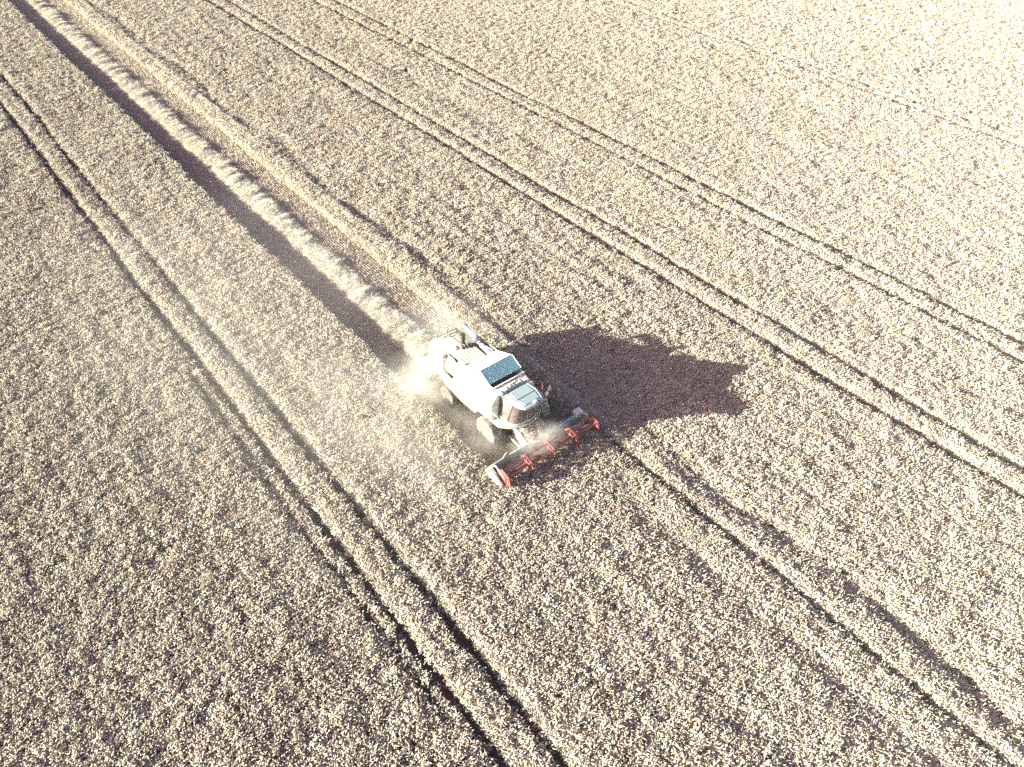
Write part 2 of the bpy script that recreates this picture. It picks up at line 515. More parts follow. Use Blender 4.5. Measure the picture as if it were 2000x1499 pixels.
# ------------------------------------------------------------------ straw swath
SW_Y, SW_HALF = -0.14, 0.95
def swath_h(x, y):
    v = (y - SW_Y - (N2(x * 0.11, 2.2) - .5) * 0.16) / (SW_HALF * (0.78 + 0.45 * N3(x * 0.9, 7.0)))
    prof = np.clip(1 - np.abs(v) ** 2.4, 0, 1)
    q = x + 0.30 * (y - SW_Y)
    lump = np.clip((N4(q * 1.75, y * 0.6 + 3) - 0.15) * 1.35, 0, 1.0)
    fine = N1(q * 4.2, y * 1.3 + 5)
    return prof * (0.11 + 0.22 * lump * (0.55 + 0.75 * fine)) + 0.07 * prof * (N5(x * 6, y * 4) - .5)
gx = np.arange(-112, -5.3, 0.09); gy = np.linspace(SW_Y - 1.25, SW_Y + 1.25, 26)
GX, GY = np.meshgrid(gx, gy)
GZ = swath_h(GX, GY) - 0.03
nx, ny = len(gx), len(gy)
V = np.stack([GX.ravel(), GY.ravel(), GZ.ravel()], 1).tolist()
F = [(j * nx + i, j * nx + i + 1, (j + 1) * nx + i + 1, (j + 1) * nx + i) for j in range(ny - 1) for i in range(nx - 1)]
m_mound, nt, b = nmat('matted_straw')
n_ = noise(nt, 7, 6, 0.75, vscale=(1.6, 0.5, 1))
r = ramp(nt, [(0.3, (0.42, 0.37, 0.27)), (0.65, (0.64, 0.60, 0.45))])
nt.links.new(n_.outputs[0], r.inputs[0]); nt.links.new(r.outputs[0], b.inputs['Base Color'])
b.inputs['Roughness'].default_value = 0.85
bp = nt.nodes.new('ShaderNodeBump'); bp.inputs['Distance'].default_value = 0.06; bp.inputs['Strength'].default_value = 0.9
nt.links.new(n_.outputs[0], bp.inputs['Height']); nt.links.new(bp.outputs[0], b.inputs['Normal'])
mo = bpy.data.objects.new('straw_swath', mesh_np('straw_swath', V, F, m_mound, True))
COL.objects.link(mo)
tag(mo, 'thick lumpy swath of pale straw laid down behind the harvester', 'straw', kind='stuff')

def straw_tuft(seed):
    R = random.Random(seed); V, F = [], []
    for _ in range(16):
        a = R.gauss(0, .7); l = R.uniform(.25, .70)
        c = Vector((R.gauss(0, .09), R.gauss(0, .09), R.uniform(.0, .05)))
        d = Vector((math.cos(a), math.sin(a), R.gauss(0.06, .22))).normalized(); s = Vector((-d.y, d.x, 0)) * 0.007
        up = Vector((0, 0, R.uniform(.01, .07)))
        i0 = len(V)
        for t, bz in ((-.5, 0), (0, 1), (.5, 0)):
            p = c + d * l * t + up * bz
            V.extend([tuple(p - s), tuple(p + s)])
        F.extend([(i0, i0 + 1, i0 + 3, i0 + 2), (i0 + 2, i0 + 3, i0 + 5, i0 + 4)])
    return V, F
st = [mesh_np('straw_tuft', *straw_tuft(k), m_straw) for k in range(5)]
n = 26000
X = rs.uniform(-112, -5.2, n); Y = SW_Y + np.clip(rs.normal(0, .50, n), -1.2, 1.2)
Z = swath_h(X, Y)
k = in_view(X, Y, .3) & (Z > 0.05)
X, Y, Z = X[k], Y[k], Z[k]
# loose wisps around the swath and under the header
X2 = rs.uniform(-80, -4, 700); Y2 = rs.uniform(CUT_L + .6, CUT_R - .2, 700)
X = np.concatenate([X, X2]); Y = np.concatenate([Y, Y2]); Z = np.concatenate([Z, np.full(700, .10)])
n = len(X); small = np.concatenate([np.ones(n - 700), np.full(700, .45)])
scatter('loose_straw', m_straw, st, np.stack([X, Y, Z - .01], 1),
        np.stack([rs.normal(0, .18, n), rs.normal(0, .18, n), rs.normal(1.15, .65, n)], 1),
        np.repeat((rs.uniform(.7, 1.15, n) * small)[:, None], 3, 1), rs.randint(0, 5, n),
        'tangled loose stalks lying over the straw swath', 'straw')

# ================================================================== the combine harvester (front is +X, up is Z)
m_body = paint('pale_green_paint', (0.50, 0.55, 0.39), 0.5, dust=0.5, dustc=(0.50, 0.48, 0.37))
m_white = paint('off_white_paint', (0.70, 0.74, 0.62), 0.45, dust=0.35, dustc=(0.6, 0.56, 0.45))
m_grey = paint('light_grey_panel', (0.80, 0.82, 0.78), 0.5, dust=0.5, dustc=(0.5, 0.46, 0.38))
m_roof = paint('pale_roof_sky_tint', (0.22, 0.32, 0.33), 0.4, dust=0.4, dustc=(0.36, 0.39, 0.34), scale=1.1)  # pale roof; bluish sky reflection is put into the base colour
m_lid = paint('lid_shade_tint', (0.42, 0.85, 0.78), 0.4, dust=0.18, dustc=(0.45, 0.45, 0.4), scale=1.6)  # whitish lid sheet with its bluish shade painted into the colour
m_red = paint('red_reel_paint', (0.17, 0.034, 0.038), 0.55, dust=0.5, dustc=(0.34, 0.16, 0.135), scale=3)
m_rim = paint('orange_red_rim', (0.36, 0.09, 0.06), 0.6, dust=0.75, dustc=(0.42, 0.34, 0.27), scale=4)
m_tyre = paint('dusty_tyre', (0.07, 0.06, 0.055), 0.9, dust=0.95, dustc=(0.48, 0.46, 0.38), spec=0.1, scale=3.5)
m_dark = paint('dark_machine_parts', (0.05, 0.04, 0.042), 0.65, dust=0.35, dustc=(0.2, 0.16, 0.13))
m_brown = paint('grimy_brown_steel', (0.16, 0.11, 0.095), 0.7, dust=0.5, dustc=(0.3, 0.24, 0.19))
m_tan = paint('dust_caked_steel', (0.33, 0.29, 0.23), 0.8, dust=0.6, dustc=(0.5, 0.45, 0.35))
m_teal = paint('green_grey_header', (0.36, 0.48, 0.40), 0.5, dust=0.5, dustc=(0.50, 0.48, 0.40), scale=4)
m_metal = paint('worn_light_metal', (0.55, 0.57, 0.60), 0.35, metal=0.3, dust=0.3)
m_rail = paint('dark_blue_rail_and_shade', (0.10, 0.14, 0.17), 0.45, dust=0.15)
m_seat = paint('grey_brown_seat', (0.12, 0.09, 0.09), 0.8, dust=0.1)

m_glass, nt, b = nmat('dusty_cab_glass')
b.inputs['Base Color'].default_value = (0.30, 0.24, 0.22, 1)
b.inputs['Roughness'].default_value = 0.12
tr = nt.nodes.new('ShaderNodeBsdfTransparent'); tr.inputs[0].default_value = (0.75, 0.70, 0.70, 1)
n_ = noise(nt, 3.0, 5, 0.7)
r = ramp(nt, [(0.3, (0.22,) * 3), (0.75, (0.62,) * 3)])
nt.links.new(n_.outputs[0], r.inputs[0])
mx = nt.nodes.new('ShaderNodeMixShader')
nt.links.new(r.outputs[0], mx.inputs[0]); nt.links.new(tr.outputs[0], mx.inputs[1]); nt.links.new(b.outputs[0], mx.inputs[2])
nt.links.new(mx.outputs[0], nt.nodes['Material Output'].inputs[0])

CH = bpy.data.objects.new('combine_harvester', None)
COL.objects.link(CH)
tag(CH, 'pale green combine harvester with red reel cutting wheat and raising dust', 'combine harvester')

def empty(name, loc, parent):
    o = bpy.data.objects.new(name, None); COL.objects.link(o)
    o.location = loc; o.parent = parent
    return o

# --- chassis and body
c = MB()
c.box((-0.9, 0, 1.55), (4.6, 1.5, 1.3)); c.box((-1.6, 0, 2.45), (3.0, 1.7, 0.9)); c.box((0.6, 0, 2.3), (1.8, 1.6, 1.4))
c.box((1.35, 0, 0.85), (0.32, 2.3, 0.36)); c.box((-2.35, 0, 0.66), (0.22, 2.3, 0.22)); c.box((-2.35, 0, 0.95), (0.3, 0.5, 0.6))
c.build('chassis', m_brown, CH, bevel=0.02)

def side_profile(x, s, zb, ytop, ztop, ybulge, k=0.05):
    out = [(ytop, ztop), (ytop + 0.07, ztop - 0.10), (ybulge - 0.20, 2.78), (ybulge - 0.05, 2.25), (ybulge, 1.85), (ybulge - 0.02, zb)]
    inn = [(y - k, z - k * 0.4) for y, z in reversed(out)]
    return [(x, s * y, z) for y, z in out + inn]
for s in (-1, 1):
    p = MB()
    p.loft([side_profile(-1.72, s, 1.28, 1.04, 3.40, 1.60), side_profile(-0.9, s, 1.25, 1.05, 3.41, 1.63), side_profile(0.35, s, 1.34, 1.05, 3.41, 1.63),
            side_profile(0.55, s, 1.66, 1.05, 3.41, 1.62), side_profile(1.2, s, 1.68, 1.04, 3.40, 1.58), side_profile(1.52, s, 1.66, 0.99, 3.34, 1.48)])
    sp = p.build('side_panel', m_body, CH, smooth=40)
    for x0 in (-0.62, 0.42):                                   # panel joints, standing a few mm proud
        t = MB(); t.tube([(x0, s * 1.121, 3.31), (x0, s * 1.436, 2.78), (x0, s * 1.586, 2.25), (x0, s * 1.636, 1.85)], 0.009, 5)
        t.build('panel_seam', m_tan, sp)
    p = MB()                                                    # lower rear side, below the radiator opening
    def low(x, zb, y): return [(x, s * y, 2.05), (x, s * (y + 0.10), 1.85), (x, s * (y + .08), zb), (x, s * (y + .03), zb), (x, s * (y + .04), 1.85), (x, s * (y - .05), 2.05)]
    p.loft([low(-3.1, 1.42, 1.36), low(-2.6, 1.36, 1.46), low(-1.725, 1.28, 1.50)])
    p.build('rear_side_panel', m_body, CH)
    p = MB()
    p.slab([(1.525, s * 0.86, 3.25), (1.525, s * 0.98, 3.25), (1.525, s * 1.43, 2.72), (1.525, s * 1.455, 2.2), (1.525, s * 1.455, 1.64), (1.525, s * 0.86, 1.64)], 0.05 * (1 if s > 0 else -1))
    fp = p.build('front_panel', m_grey, CH)
    t = MB(); t.box((1.532, s * 1.16, 2.25), (0.012, 0.55, 0.02)); t.build('panel_seam', m_tan, fp)
    p = MB(); p.tube([(1.54, s * .86, 1.66), (1.54, s * .86, 3.2)], 0.045, 8); p.build('corner_post', m_dark, CH)

# --- radiator with round screen on the machine's right side
p = MB()
p.box((-2.36, -0.99, 2.50), (1.26, 0.06, 0.98)); p.box((-2.98, -1.14, 2.52), (0.05, 0.40, 0.94)); p.box((-1.74, -1.16, 2.52), (0.04, 0.42, 0.94))
p.build('radiator_housing', m_tan, CH)
scr = MB().lathe([(0.06, -0.16), (0.30, -0.15), (0.47, -0.12), (0.50, -0.05), (0.50, 0.03)], 36).build('radiator_screen', m_white, CH, smooth=50)
scr.location = (-2.34, -1.09, 2.52); scr.rotation_euler = (math.radians(-6), 0, 0)
MB().lathe([(0.54, -0.03), (0.57, -0.02), (0.57, 0.03), (0.54, 0.03)], 36).build('screen_ring', m_tan, scr)
MB().box((0, -0.172, 0), (0.9, 0.02, 0.06), (0, 0.5, 0)).build('screen_wand', m_tan, scr)
p = MB(); p.tube([(-2.95, -1.36, 2.08), (-2.95, -1.30, 2.75), (-2.4, -1.2, 3.02)], 0.018, 6); p.build('screen_strut', m_white, CH)

# --- engine deck with ribbed cover
p = MB(); p.box((-1.85, -0.16, 2.99), (1.42, 1.42, 0.16)); deck = p.build('engine_cover', m_body, CH, bevel=0.02)
for k in range(7):
    MB().box((-1.85, -0.76 + 0.2 * k, 3.085), (1.34, 0.165, 0.03)).build('cover_slat', m_body, deck, bevel=0.008)
p = MB(); p.box((-1.9, 0.72, 2.72), (1.9, 0.42, 0.05)); p.box((-1.9, 0.94, 2.86), (2.2, 0.03, 0.40)); p.box((-0.98, 0.74, 2.9), (0.04, 0.44, 0.5))
p.build('engine_bay', m_dark, CH)  # recess trough; its shade is put into the dark material
p = MB(); p.loft([[(x, 0.96, 3.12), (x, 1.16, 3.10), (x, 1.42, 2.78), (x, 1.46, 2.0), (x, 1.42, 2.0), (x, 1.38, 2.76), (x, 1.14, 3.05), (x, 0.96, 3.07)] for x in (-3.1, -1.73)])
p.build('engine_side_cover', m_brown, CH)
# --- rear hood
def hood(x, zt, w1, w2, zb, r):
    half = [(0.0, zt + .03), (w1 - r, zt), (w1 - 0.02, zt - 0.12 * r / .2), (w2, zt - 0.5), (w2 + .04, zt - 1.1), (w2, zb)]
    return [(x, -y, z) for y, z in reversed(half[1:])] + [(x, y, z) for y, z in half]
p = MB()
p.loft([hood(-2.56, 2.99, 1.02, 1.24, 1.30, .22), hood(-3.3, 3.0, 1.00, 1.22, 1.22, .22), hood(-4.35, 2.90, 0.92, 1.12, 1.12, .2),
        hood(-4.72, 2.74, 0.86, 1.05, 1.10, .2), hood(-4.93, 2.40, 0.80, 0.98, 1.08, .2), hood(-4.98, 2.05, 0.78, 0.94, 1.05, .2)])
hd = p.build('rear_hood', m_body, CH, smooth=50)
for s in (-1, 1):
    t = MB(); t.tube([(-4.40, s * .72, 2.90), (-4.74, s * .66, 2.735), (-4.955, s * .60, 2.41), (-5.0, s * .58, 2.02)], 0.016, 6); t.build('hood_seam', m_brown, hd)
    t = MB(); t.tube([(-4.36, s * .93, 2.74), (-4.36, s * 1.135, 2.38), (-4.36, s * 1.175, 1.8)], 0.012, 5); t.build('hood_seam', m_tan, hd)
t = MB(); t.tube([(-2.6, .02, 3.035), (-3.3, .02, 3.045), (-4.3, .02, 2.945)], 0.010, 5); t.build('hood_seam', m_tan, hd)
t = MB(); t.tube([(-3.75, -.9, 2.925), (-3.75, 0, 2.995), (-3.75, .9, 2.925)], 0.008, 5); t.build('hood_seam', m_tan, hd)
MB().box((-3.05, -.42, 3.035), (0.30, 0.22, 0.05)).build('hood_hatch', m_white, hd, bevel=0.012)
p = MB(); p.tube([(-4.42, -0.70, 3.00), (-4.42, 0.72, 3.00)], 0.030, 8); rail = p.build('rear_rail', m_rail, CH)
for y in (-.66, 0.05, .66):
    MB().tube([(-4.42, y, 2.87), (-4.42, y, 3.14)], 0.028, 8).build('post_or_hinge_bar', m_rail, rail)
    MB().box((-4.47, y, 3.16), (0.09, 0.10, 0.07)).build('work_lamp', m_metal, rail, bevel=0.01)
# straw deflector and spreader at the tail
p = MB(); p.box((-5.18, 0, 1.02), (0.55, 1.75, 0.10), (0, 0.35, 0)); p.box((-5.1, -.88, .92), (.6, .04, .42)); p.box((-5.1, .88, .92), (.6, .04, .42)); p.build('straw_hood', m_tan, CH)
p = MB(); p.box((-5.42, -0.98, 1.20), (0.07, 0.62, 0.16), (0, 0.3, 0.05)); p.build('deflector_board', m_brown, CH, bevel=0.01)

# --- grain tank with folded-out roof
p = MB()
p.box((0.1, -1.01, 3.10), (2.16, 0.05, 0.66)); p.box((0.1, 1.01, 3.10), (2.16, 0.05, 0.66)); p.box((-1.0, 0, 3.10), (0.05, 1.96, 0.66)); p.box((1.2, 0, 3.08), (0.05, 1.96, 0.60))
tank = p.build('grain_tank', m_white, CH, bevel=0.012)
MB().box((0.1, 0, 2.86), (2.14, 1.96, 0.06)).build('tank_floor', m_brown, tank)
R0, R1, RZ = 0.15, 0.95, 3.90
p = MB(); p.slab([(-1.04, -1.03, 3.455), (-1.04, 1.0, 3.455), (R0 - .01, 1.06, RZ), (R0 - .01, -1.06, RZ)], -0.03); l1 = p.build('tank_lid', m_white, CH)
p = MB(); p.slab([(R0 + .02, -1.06, RZ), (R0 + .02, 1.06, RZ), (R1, 1.07, 3.52), (R1, -1.07, 3.52)], -0.03); l2 = p.build('tank_lid', m_lid, CH, label='whitish front tank lid with bluish shade painted in')
for s in (-1, 1):
    MB().tube([(R0 + .03, s * 1.065, RZ + .03), (R1, s * 1.075, 3.545)], 0.016, 6).build('lid_edge', m_white, l2)
    p = MB(); p.prism([(-0.98, s * 0.97, 3.44), (R0, s * 0.99, RZ - .05), (R1 - .02, s * 1.0, 3.47), (0.9, s * .97, 3.40), (-.9, s * .97, 3.40)], (0, -s * 0.03, 0)); g_ = p.build('lid_gusset', m_brown, CH)
    MB().tube([(-0.1, s * 1.03, 3.42), (R0 - .12, s * 1.03, 3.78)], 0.014, 6).build('lid_strut', m_metal, g_)
MB().tube([(R0, -1.06, RZ + .012), (R0, 1.06, RZ + .012)], 0.014, 6).build('ridge_bar', m_rail, CH)
MB().box((1.24, 0, 3.43), (0.07, 2.10, 0.05)).build('tank_rim', m_white, CH, bevel=0.01)
# --- deck between tank and cab
p = MB(); p.box((1.50, 0, 3.31), (0.50, 1.92, 0.10)); dk = p.build('service_deck', m_white, CH, bevel=0.015)
for k in range(4):
    MB().box((1.50, -0.72 + 0.48 * k, 3.375), (0.46, 0.45, 0.03)).build('deck_plate', m_white, dk, bevel=0.008)
p = MB(); p.tube([(1.83, -.86, 3.36), (1.72, -.45, 3.41), (1.69, 0, 3.42), (1.72, .45, 3.41), (1.83, .84, 3.36)], 0.022, 6); gap_o = p.build('roof_gap_shade', m_rail, CH)  # dark tube painted in for the gap shade between roof and deck
for y, x in ((-.86, 1.82), (-.45, 1.72), (0, 1.69), (.45, 1.72), (.84, 1.82)):
    MB().tube([(x, y, 3.41), (x - .26, y, 3.41)], 0.018, 6).build('post_or_hinge_bar', m_rail, gap_o)  # short hinge bars lying flat on the deck
MB().tube([(1.22, 0.62, 3.47), (1.34, .58, 3.44), (1.45, .30, 3.41), (1.60, -.25, 3.41)], 0.014, 6).build('cable', m_dark, CH)

# --- cab
def arc(xr, yr, xf, z, n=9):
    """right rear corner, round the front, to the left rear corner"""
    pts = [(1.62, -yr, z), (xr, -yr * 1.01, z)]
    for k in range(1, n):
        t = -1 + 2 * k / n
        pts.append((xr + (xf - xr) * math.cos(t * math.pi / 2) ** 0.75, yr * 1.0 * math.sin(t * math.pi / 2), z))
    return pts + [(xr, yr * 1.01, z), (1.62, yr, z)]
lo, hi = arc(2.30, 0.98, 2.92, 1.84), arc(2.62, 0.80, 3.14, 3.20)
fl = arc(2.30, 1.0, 2.96, 1.70)
p = MB(); p.prism(fl, (0, 0, 0.12)); p.box((1.95, 0, 1.5), (.9, 1.7, .42)); cab = p.build('cab_base', m_body, CH)
for a, b2, rr in ((0, 0, .035), (1, 1, .03), (-2, -2, .03), (-1, -1, .035)):
    MB().tube([lo[a], hi[b2]], rr, 8).build('cab_pillar', m_dark, CH)
m = len(lo)
p = MB(); p.slab([lo[0], lo[1], hi[1], hi[0]], 0.012); p.build('side_window', m_glass, CH)
p = MB(); p.slab([lo[m - 2], lo[m - 1], hi[m - 1], hi[m - 2]], 0.012); p.build('side_window', m_glass, CH)
p = MB(); p.loft([[lo[k] for k in range(1, m - 1)], [hi[k] for k in range(1, m - 1)]], closed=False); ws = p.build('windscreen', m_glass, CH, smooth=60)
MB().tube([(2.93, .25, 1.95), (3.02, -.15, 2.6)], 0.012, 5).build('wiper', m_dark, ws)
MB().box((1.66, 0, 2.5), (0.05, 1.7, 1.4)).build('cab_rear_wall', m_grey, CH)
MB().box((2.05, 0, 2.12), (0.52, 0.52, 0.14)).box((1.84, 0, 2.5), (0.14, 0.5, 0.66), (0, -0.12, 0)).box((2.0, 0, 1.95), (0.2, 0.2, 0.25)).build('driver_seat', m_seat, CH, bevel=0.03)
p = MB(); p.tube([(2.62, 0, 1.82), (2.50, 0, 2.40)], 0.045, 8)
for k in range(16):
    a0, a1 = 2 * math.pi * k / 16, 2 * math.pi * (k + 1) / 16
    f_ = lambda t: (2.48 + .19 * math.cos(t), .19 * math.sin(t), 2.44 - .07 * math.cos(t))
    p.tube([f_(a0), f_(a1)], 0.016, 5, cap=False)
p.build('steering_column', m_dark, CH)
MB().box((2.15, -0.45, 2.2), (0.6, 0.2, 0.14)).box((2.4, -.5, 2.42), (.08, .24, .22)).build('control_console', m_seat, CH, bevel=0.02)
# roof
half = [(1.74, 0.0), (1.76, .30), (1.80, .58), (1.86, .76), (2.05, .86), (2.45, .89), (2.85, .86), (3.15, .76), (3.34, .58), (3.44, .32), (3.47, 0)]
outl = [(x, -y) for x, y in half] + [(x, y) for x, y in reversed(half[1:-1])]
cx = 2.6
def ol(k, z): return [(cx + (x - cx) * k, y * k, z) for x, y in outl]
p = MB(); p.loft([ol(.96, 3.18), ol(1.0, 3.21), ol(1.0, 3.27), ol(.965, 3.315), ol(.90, 3.335), ol(.6, 3.35)]); roof = p.build('cab_roof', m_roof, CH, smooth=30)
# raised centre panels and seams
MB().loft([[(1.98, -.56, 3.346), (2.62, -.60, 3.354), (2.62, .60, 3.354), (1.98, .56, 3.346)], [(2.0, -.54, 3.372), (2.60, -.58, 3.378), (2.60, .58, 3.378), (2.0, .54, 3.372)]]).build('roof_panel', m_roof, roof, smooth=0)
MB().loft([[(2.65, -.60, 3.354), (3.16, -.46, 3.346), (3.16, .46, 3.346), (2.65, .60, 3.354)], [(2.67, -.58, 3.378), (3.14, -.44, 3.368), (3.14, .44, 3.368), (2.67, .58, 3.378)]]).build('roof_panel', m_roof, roof, smooth=0)
for s in (-1, 1):
    MB().tube([(1.95, s * .66, 3.345), (2.6, s * .71, 3.348), (3.2, s * .56, 3.342)], 0.018, 6).build('roof_rib', m_white, roof)
MB().box((3.27, 0.10, 3.36), (0.15, 0.24, 0.08), (0, .12, 0)).build('roof_sensor', m_white, roof, bevel=0.015)
for y in (-.52, -.28, .36, .58):
    MB().box((3.36 - abs(y) * .22, y, 3.19), (0.08, 0.16, 0.10)).build('roof_lamp', m_metal, roof, bevel=0.01)
# platform and bumper
plat = [(1.55, -1.50, 1.60), (2.20, -1.48, 1.60), (2.62, -1.12, 1.60), (2.95, -0.55, 1.60), (3.04, 0.0, 1.60), (2.96, 0.55, 1.60), (2.74, 0.95, 1.60), (2.2, 1.15, 1.60), (1.55, 1.15, 1.60)]
MB().prism(plat, (0, 0, 0.07)).build('platform', m_body, CH, bevel=0.01)
MB().tube([(x + .02, y, 1.72) for x, y, z in plat[1:8]], 0.028, 8).build('bumper_tube', m_metal, CH)
MB().tube([(1.6, -1.46, 1.66), (1.6, -1.46, 2.3), (2.15, -1.46, 2.3), (2.15, -1.46, 1.66)], 0.014, 6).build('platform_rail', m_white, CH)
# ladder on the left, mirrors, aerial
lad = MB()
for dy in (0, .44): lad.tube([(2.18, 1.34 + dy, 1.95), (2.30, 1.62 + dy, 0.45)], 0.025, 6)
lad = lad.build('ladder', m_body, CH)
for k in range(5):
    t = k / 4.3
    MB().box((2.20 + .10 * t, 1.58 + .27 * t, 1.75 - 1.25 * t), (0.14, 0.44, 0.035)).build('step', m_body, lad)
MB().tube([(2.5, .9, 2.0), (2.62, 1.22, 2.3), (2.68, 1.45, 2.2), (2.62, 1.50, 1.7)], 0.016, 6).build('grab_rail', m_white, CH)
MB().tube([(2.75, .72, 3.12), (2.74, 1.3, 2.95), (2.6, 1.62, 2.92)], 0.016, 6).build('mirror_arm', m_dark, CH)
for x, y, z in ((2.74, 1.34, 2.80), (2.54, 1.68, 2.80)):
    mi = MB().loft([[(x - .03, y + .13 * math.cos(t), z + .15 * math.sin(t)) for t in [2 * math.pi * k / 14 for k in range(14)]],
                    [(x + .05, y + .10 * math.cos(t), z + .12 * math.sin(t)) for t in [2 * math.pi * k / 14 for k in range(14)]]]).build('mirror', m_white, CH)
MB().tube([(2.74, 1.0, 3.0), (2.74, 1.02, 3.72)], 0.012, 5).build('aerial', m_rim, CH)
MB().tube([(3.02, -.1, 1.60), (3.22, .35, 1.25)], 0.02, 6).build('hose', m_metal, CH)

# --- unloading auger folded along the left side, intake and exhaust on the engine deck
p = MB(); p.tube([(-1.35, .80, 3.02), (-2.3, .86, 3.12), (-3.9, 1.06, 3.16)], [.15, .15, .145], 14); au = p.build('unloading_auger', m_metal, CH, smooth=50)
MB().tube([(-3.88, 1.06, 3.16), (-4.15, 1.10, 3.14), (-4.34, 1.13, 2.98)], [.15, .165, .17], 14).build('auger_spout', m_rail, au, smooth=50)
MB().tube([(-2.28, .86, 3.12), (-2.38, .87, 3.125)], .19, 14).build('auger_collar', m_dark, au)
MB().tube([(-2.9, 1.02, 3.28), (-3.75, 1.16, 3.30)], .035, 8).build('auger_ram', m_rail, au)
MB().tube([(-2.0, .88, 3.18), (-1.7, .86, 3.30), (-1.5, .95, 3.26), (-1.2, .95, 3.1)], .03, 8).build('coolant_pipe', m_metal, CH)
p = MB(); p.lathe([(.10, 0), (.13, .04), (.13, .22), (.10, .24), (.10, .34), (.155, .37), (.165, .45), (.165, .66), (.15, .72), (.05, .74)], 20, (-3.02, .12, 3.0), 'Z'); p.build('air_intake', m_dark, CH, smooth=30)
p = MB(); p.tube([(-2.75, -.16, 3.10)] + [(-2.75 + .02 * k, -.12 + .055 * k, 3.13) for k in range(1, 10)] + [(-2.5, .55, 3.12), (-2.3, .72, 3.0)], [.12] + [.14 if k % 2 else .115 for k in range(1, 10)] + [.10, .09], 12)
p.build('intake_hose', m_dark, CH, smooth=20)
for k in (2, 5):
    MB().tube([(-2.75 + .02 * k, -.12 + .055 * k, 3.13), (-2.745 + .02 * k, -.10 + .055 * k, 3.13)], .152, 14).build('hose_clamp', m_metal, CH)
MB().lathe([(.08, 0), (.08, .32), (.06, .33)], 14, (-2.2, .76, 2.8), 'Z').build('exhaust_pipe', m_brown, CH)
MB().box((-2.52, .50, 3.08), (.2, .2, .16)).build('filter_box', m_metal, CH, bevel=.03)

# --- wheels
def wheel(x, y, R_, W, lugs, s):
    w = empty('wheel', (x, y, R_), CH)
    h = W / 2
    p = MB()
    p.lathe([(R_ * .44, -h * .80), (R_ * .55, -h * .94), (R_ * .80, -h), (R_ * .92, -h * .94), (R_ * .955, -h * .7), (R_ * .965, 0), (R_ * .955, h * .7), (R_ * .92, h * .94), (R_ * .80, h), (R_ * .55, h * .94), (R_ * .44, h * .80)], 44)
    for k in range(lugs):
        for sg in (-1, 1):
            t = 2 * math.pi * (k + (0.5 if sg > 0 else 0)) / lugs
            M = Matrix.Rotation(-t, 4, 'Y') @ Matrix.Translation((R_ * .972, sg * h * .50, 0)) @ Matrix.Rotation(sg * 0.75, 4, 'X') @ Matrix.Diagonal((R_ * .06, h * 1.25, R_ * .055, 1))
            bmesh.ops.create_cube(p.bm, size=1, matrix=M)
    p.build('tyre', m_tyre, w, smooth=30)
    p = MB(); q = s
    p.lathe([(R_ * .46, q * h * .90), (R_ * .445, q * h * .93), (R_ * .42, q * h * .60), (R_ * .30, q * h * .45), (R_ * .27, q * h * .62), (R_ * .15, q * h * .66), (R_ * .13, q * h * .80), (.01, q * h * .82)], 32)
    rim = p.build('rim', m_rim, w, smooth=30)
    for k in range(8):
        t = 2 * math.pi * k / 8
        MB().tube([(R_ * .21 * math.cos(t), q * h * .62, R_ * .21 * math.sin(t)), (R_ * .21 * math.cos(t), q * h * .74, R_ * .21 * math.sin(t))], .022, 6).build('wheel_nut', m_brown, rim) if False else None
    return w
wheel(1.35, -1.44, .80, .60, 20, -1); wheel(1.35, 1.44, .80, .60, 20, 1)
wheel(-2.35, -1.42, .60, .44, 18, -1); wheel(-2.35, 1.42, .60, .44, 18, 1)

# --- feeder house
fh = [(2.30, 1.62), (3.00, 1.42), (3.85, .92), (3.85, .30), (3.2, .42), (2.2, .95)]
p = MB(); p.prism([(x, -.66, z) for x, z in fh], (0, 1.32, 0)); fo = p.build('feeder_house', m_tan, CH, bevel=.02)
for s in (-1, 1):
    MB().prism([(2.5, s * .69, 1.60), (3.0, s * .69, 1.46), (3.9, s * .69, .96), (3.9, s * .69, .86), (3.0, s * .69, 1.34), (2.5, s * .69, 1.48)], (0, s * .07, 0)).build('feeder_rail', m_body, fo)
    MB().tube([(2.3, s * .82, .62), (3.6, s * .86, .42)], .05, 8).build('lift_ram', m_metal, CH)

# --- header
HW = 3.10
p = MB()
prof = [(3.70, .22), (3.70, 1.02), (3.78, 1.06), (3.80, 1.0), (3.78, .40), (4.0, .22), (4.35, .16), (4.82, .17), (4.82, .14), (4.3, .10), (3.95, .14)]
p.loft([[(x, y, z) for x, z in prof] for y in (-HW, HW)])
p.tube([(3.68, -HW, 1.04), (3.68, HW, 1.04)], .07, 8); p.tube([(3.66, -HW, .36), (3.66, HW, .36)], .07, 8)
hdr = p.build('header', m_teal, CH, smooth=30)
for s in (-1, 1):
    MB().prism([(3.62, s * 3.12, 1.06), (4.1, s * 3.12, .98), (4.9, s * 3.12, .42), (4.95, s * 3.12, .12), (3.62, s * 3.12, .12)], (0, s * .05, 0)).build('end_sheet', m_teal, hdr)
    p = MB()                                                       # long tapering crop divider
    sec = lambda x, zc, w, hh: [(x, s * 3.26 + w * math.cos(t), zc + hh * math.sin(t)) for t in [2 * math.pi * k / 10 for k in range(10)]]
    p.loft([sec(3.55, .80, .09, .14), sec(3.75, .82, .14, .22), sec(4.3, .66, .14, .26), sec(4.9, .40, .11, .20), sec(5.35, .20, .03, .05)])
    p.build('crop_divider', m_white if s < 0 else m_teal, hdr, smooth=50)
    MB().tube([(3.70, s * 2.98, 1.05), (4.0, s * 3.02, 1.25), (4.62, s * 3.04, .97)], .045, 8).build('reel_arm', m_teal, hdr)
MB().box((3.60, 2.88, 1.14), (0.36, 0.46, 0.22), (0, .2, 0)).build('drive_cover', m_grey, hdr, bevel=.03)
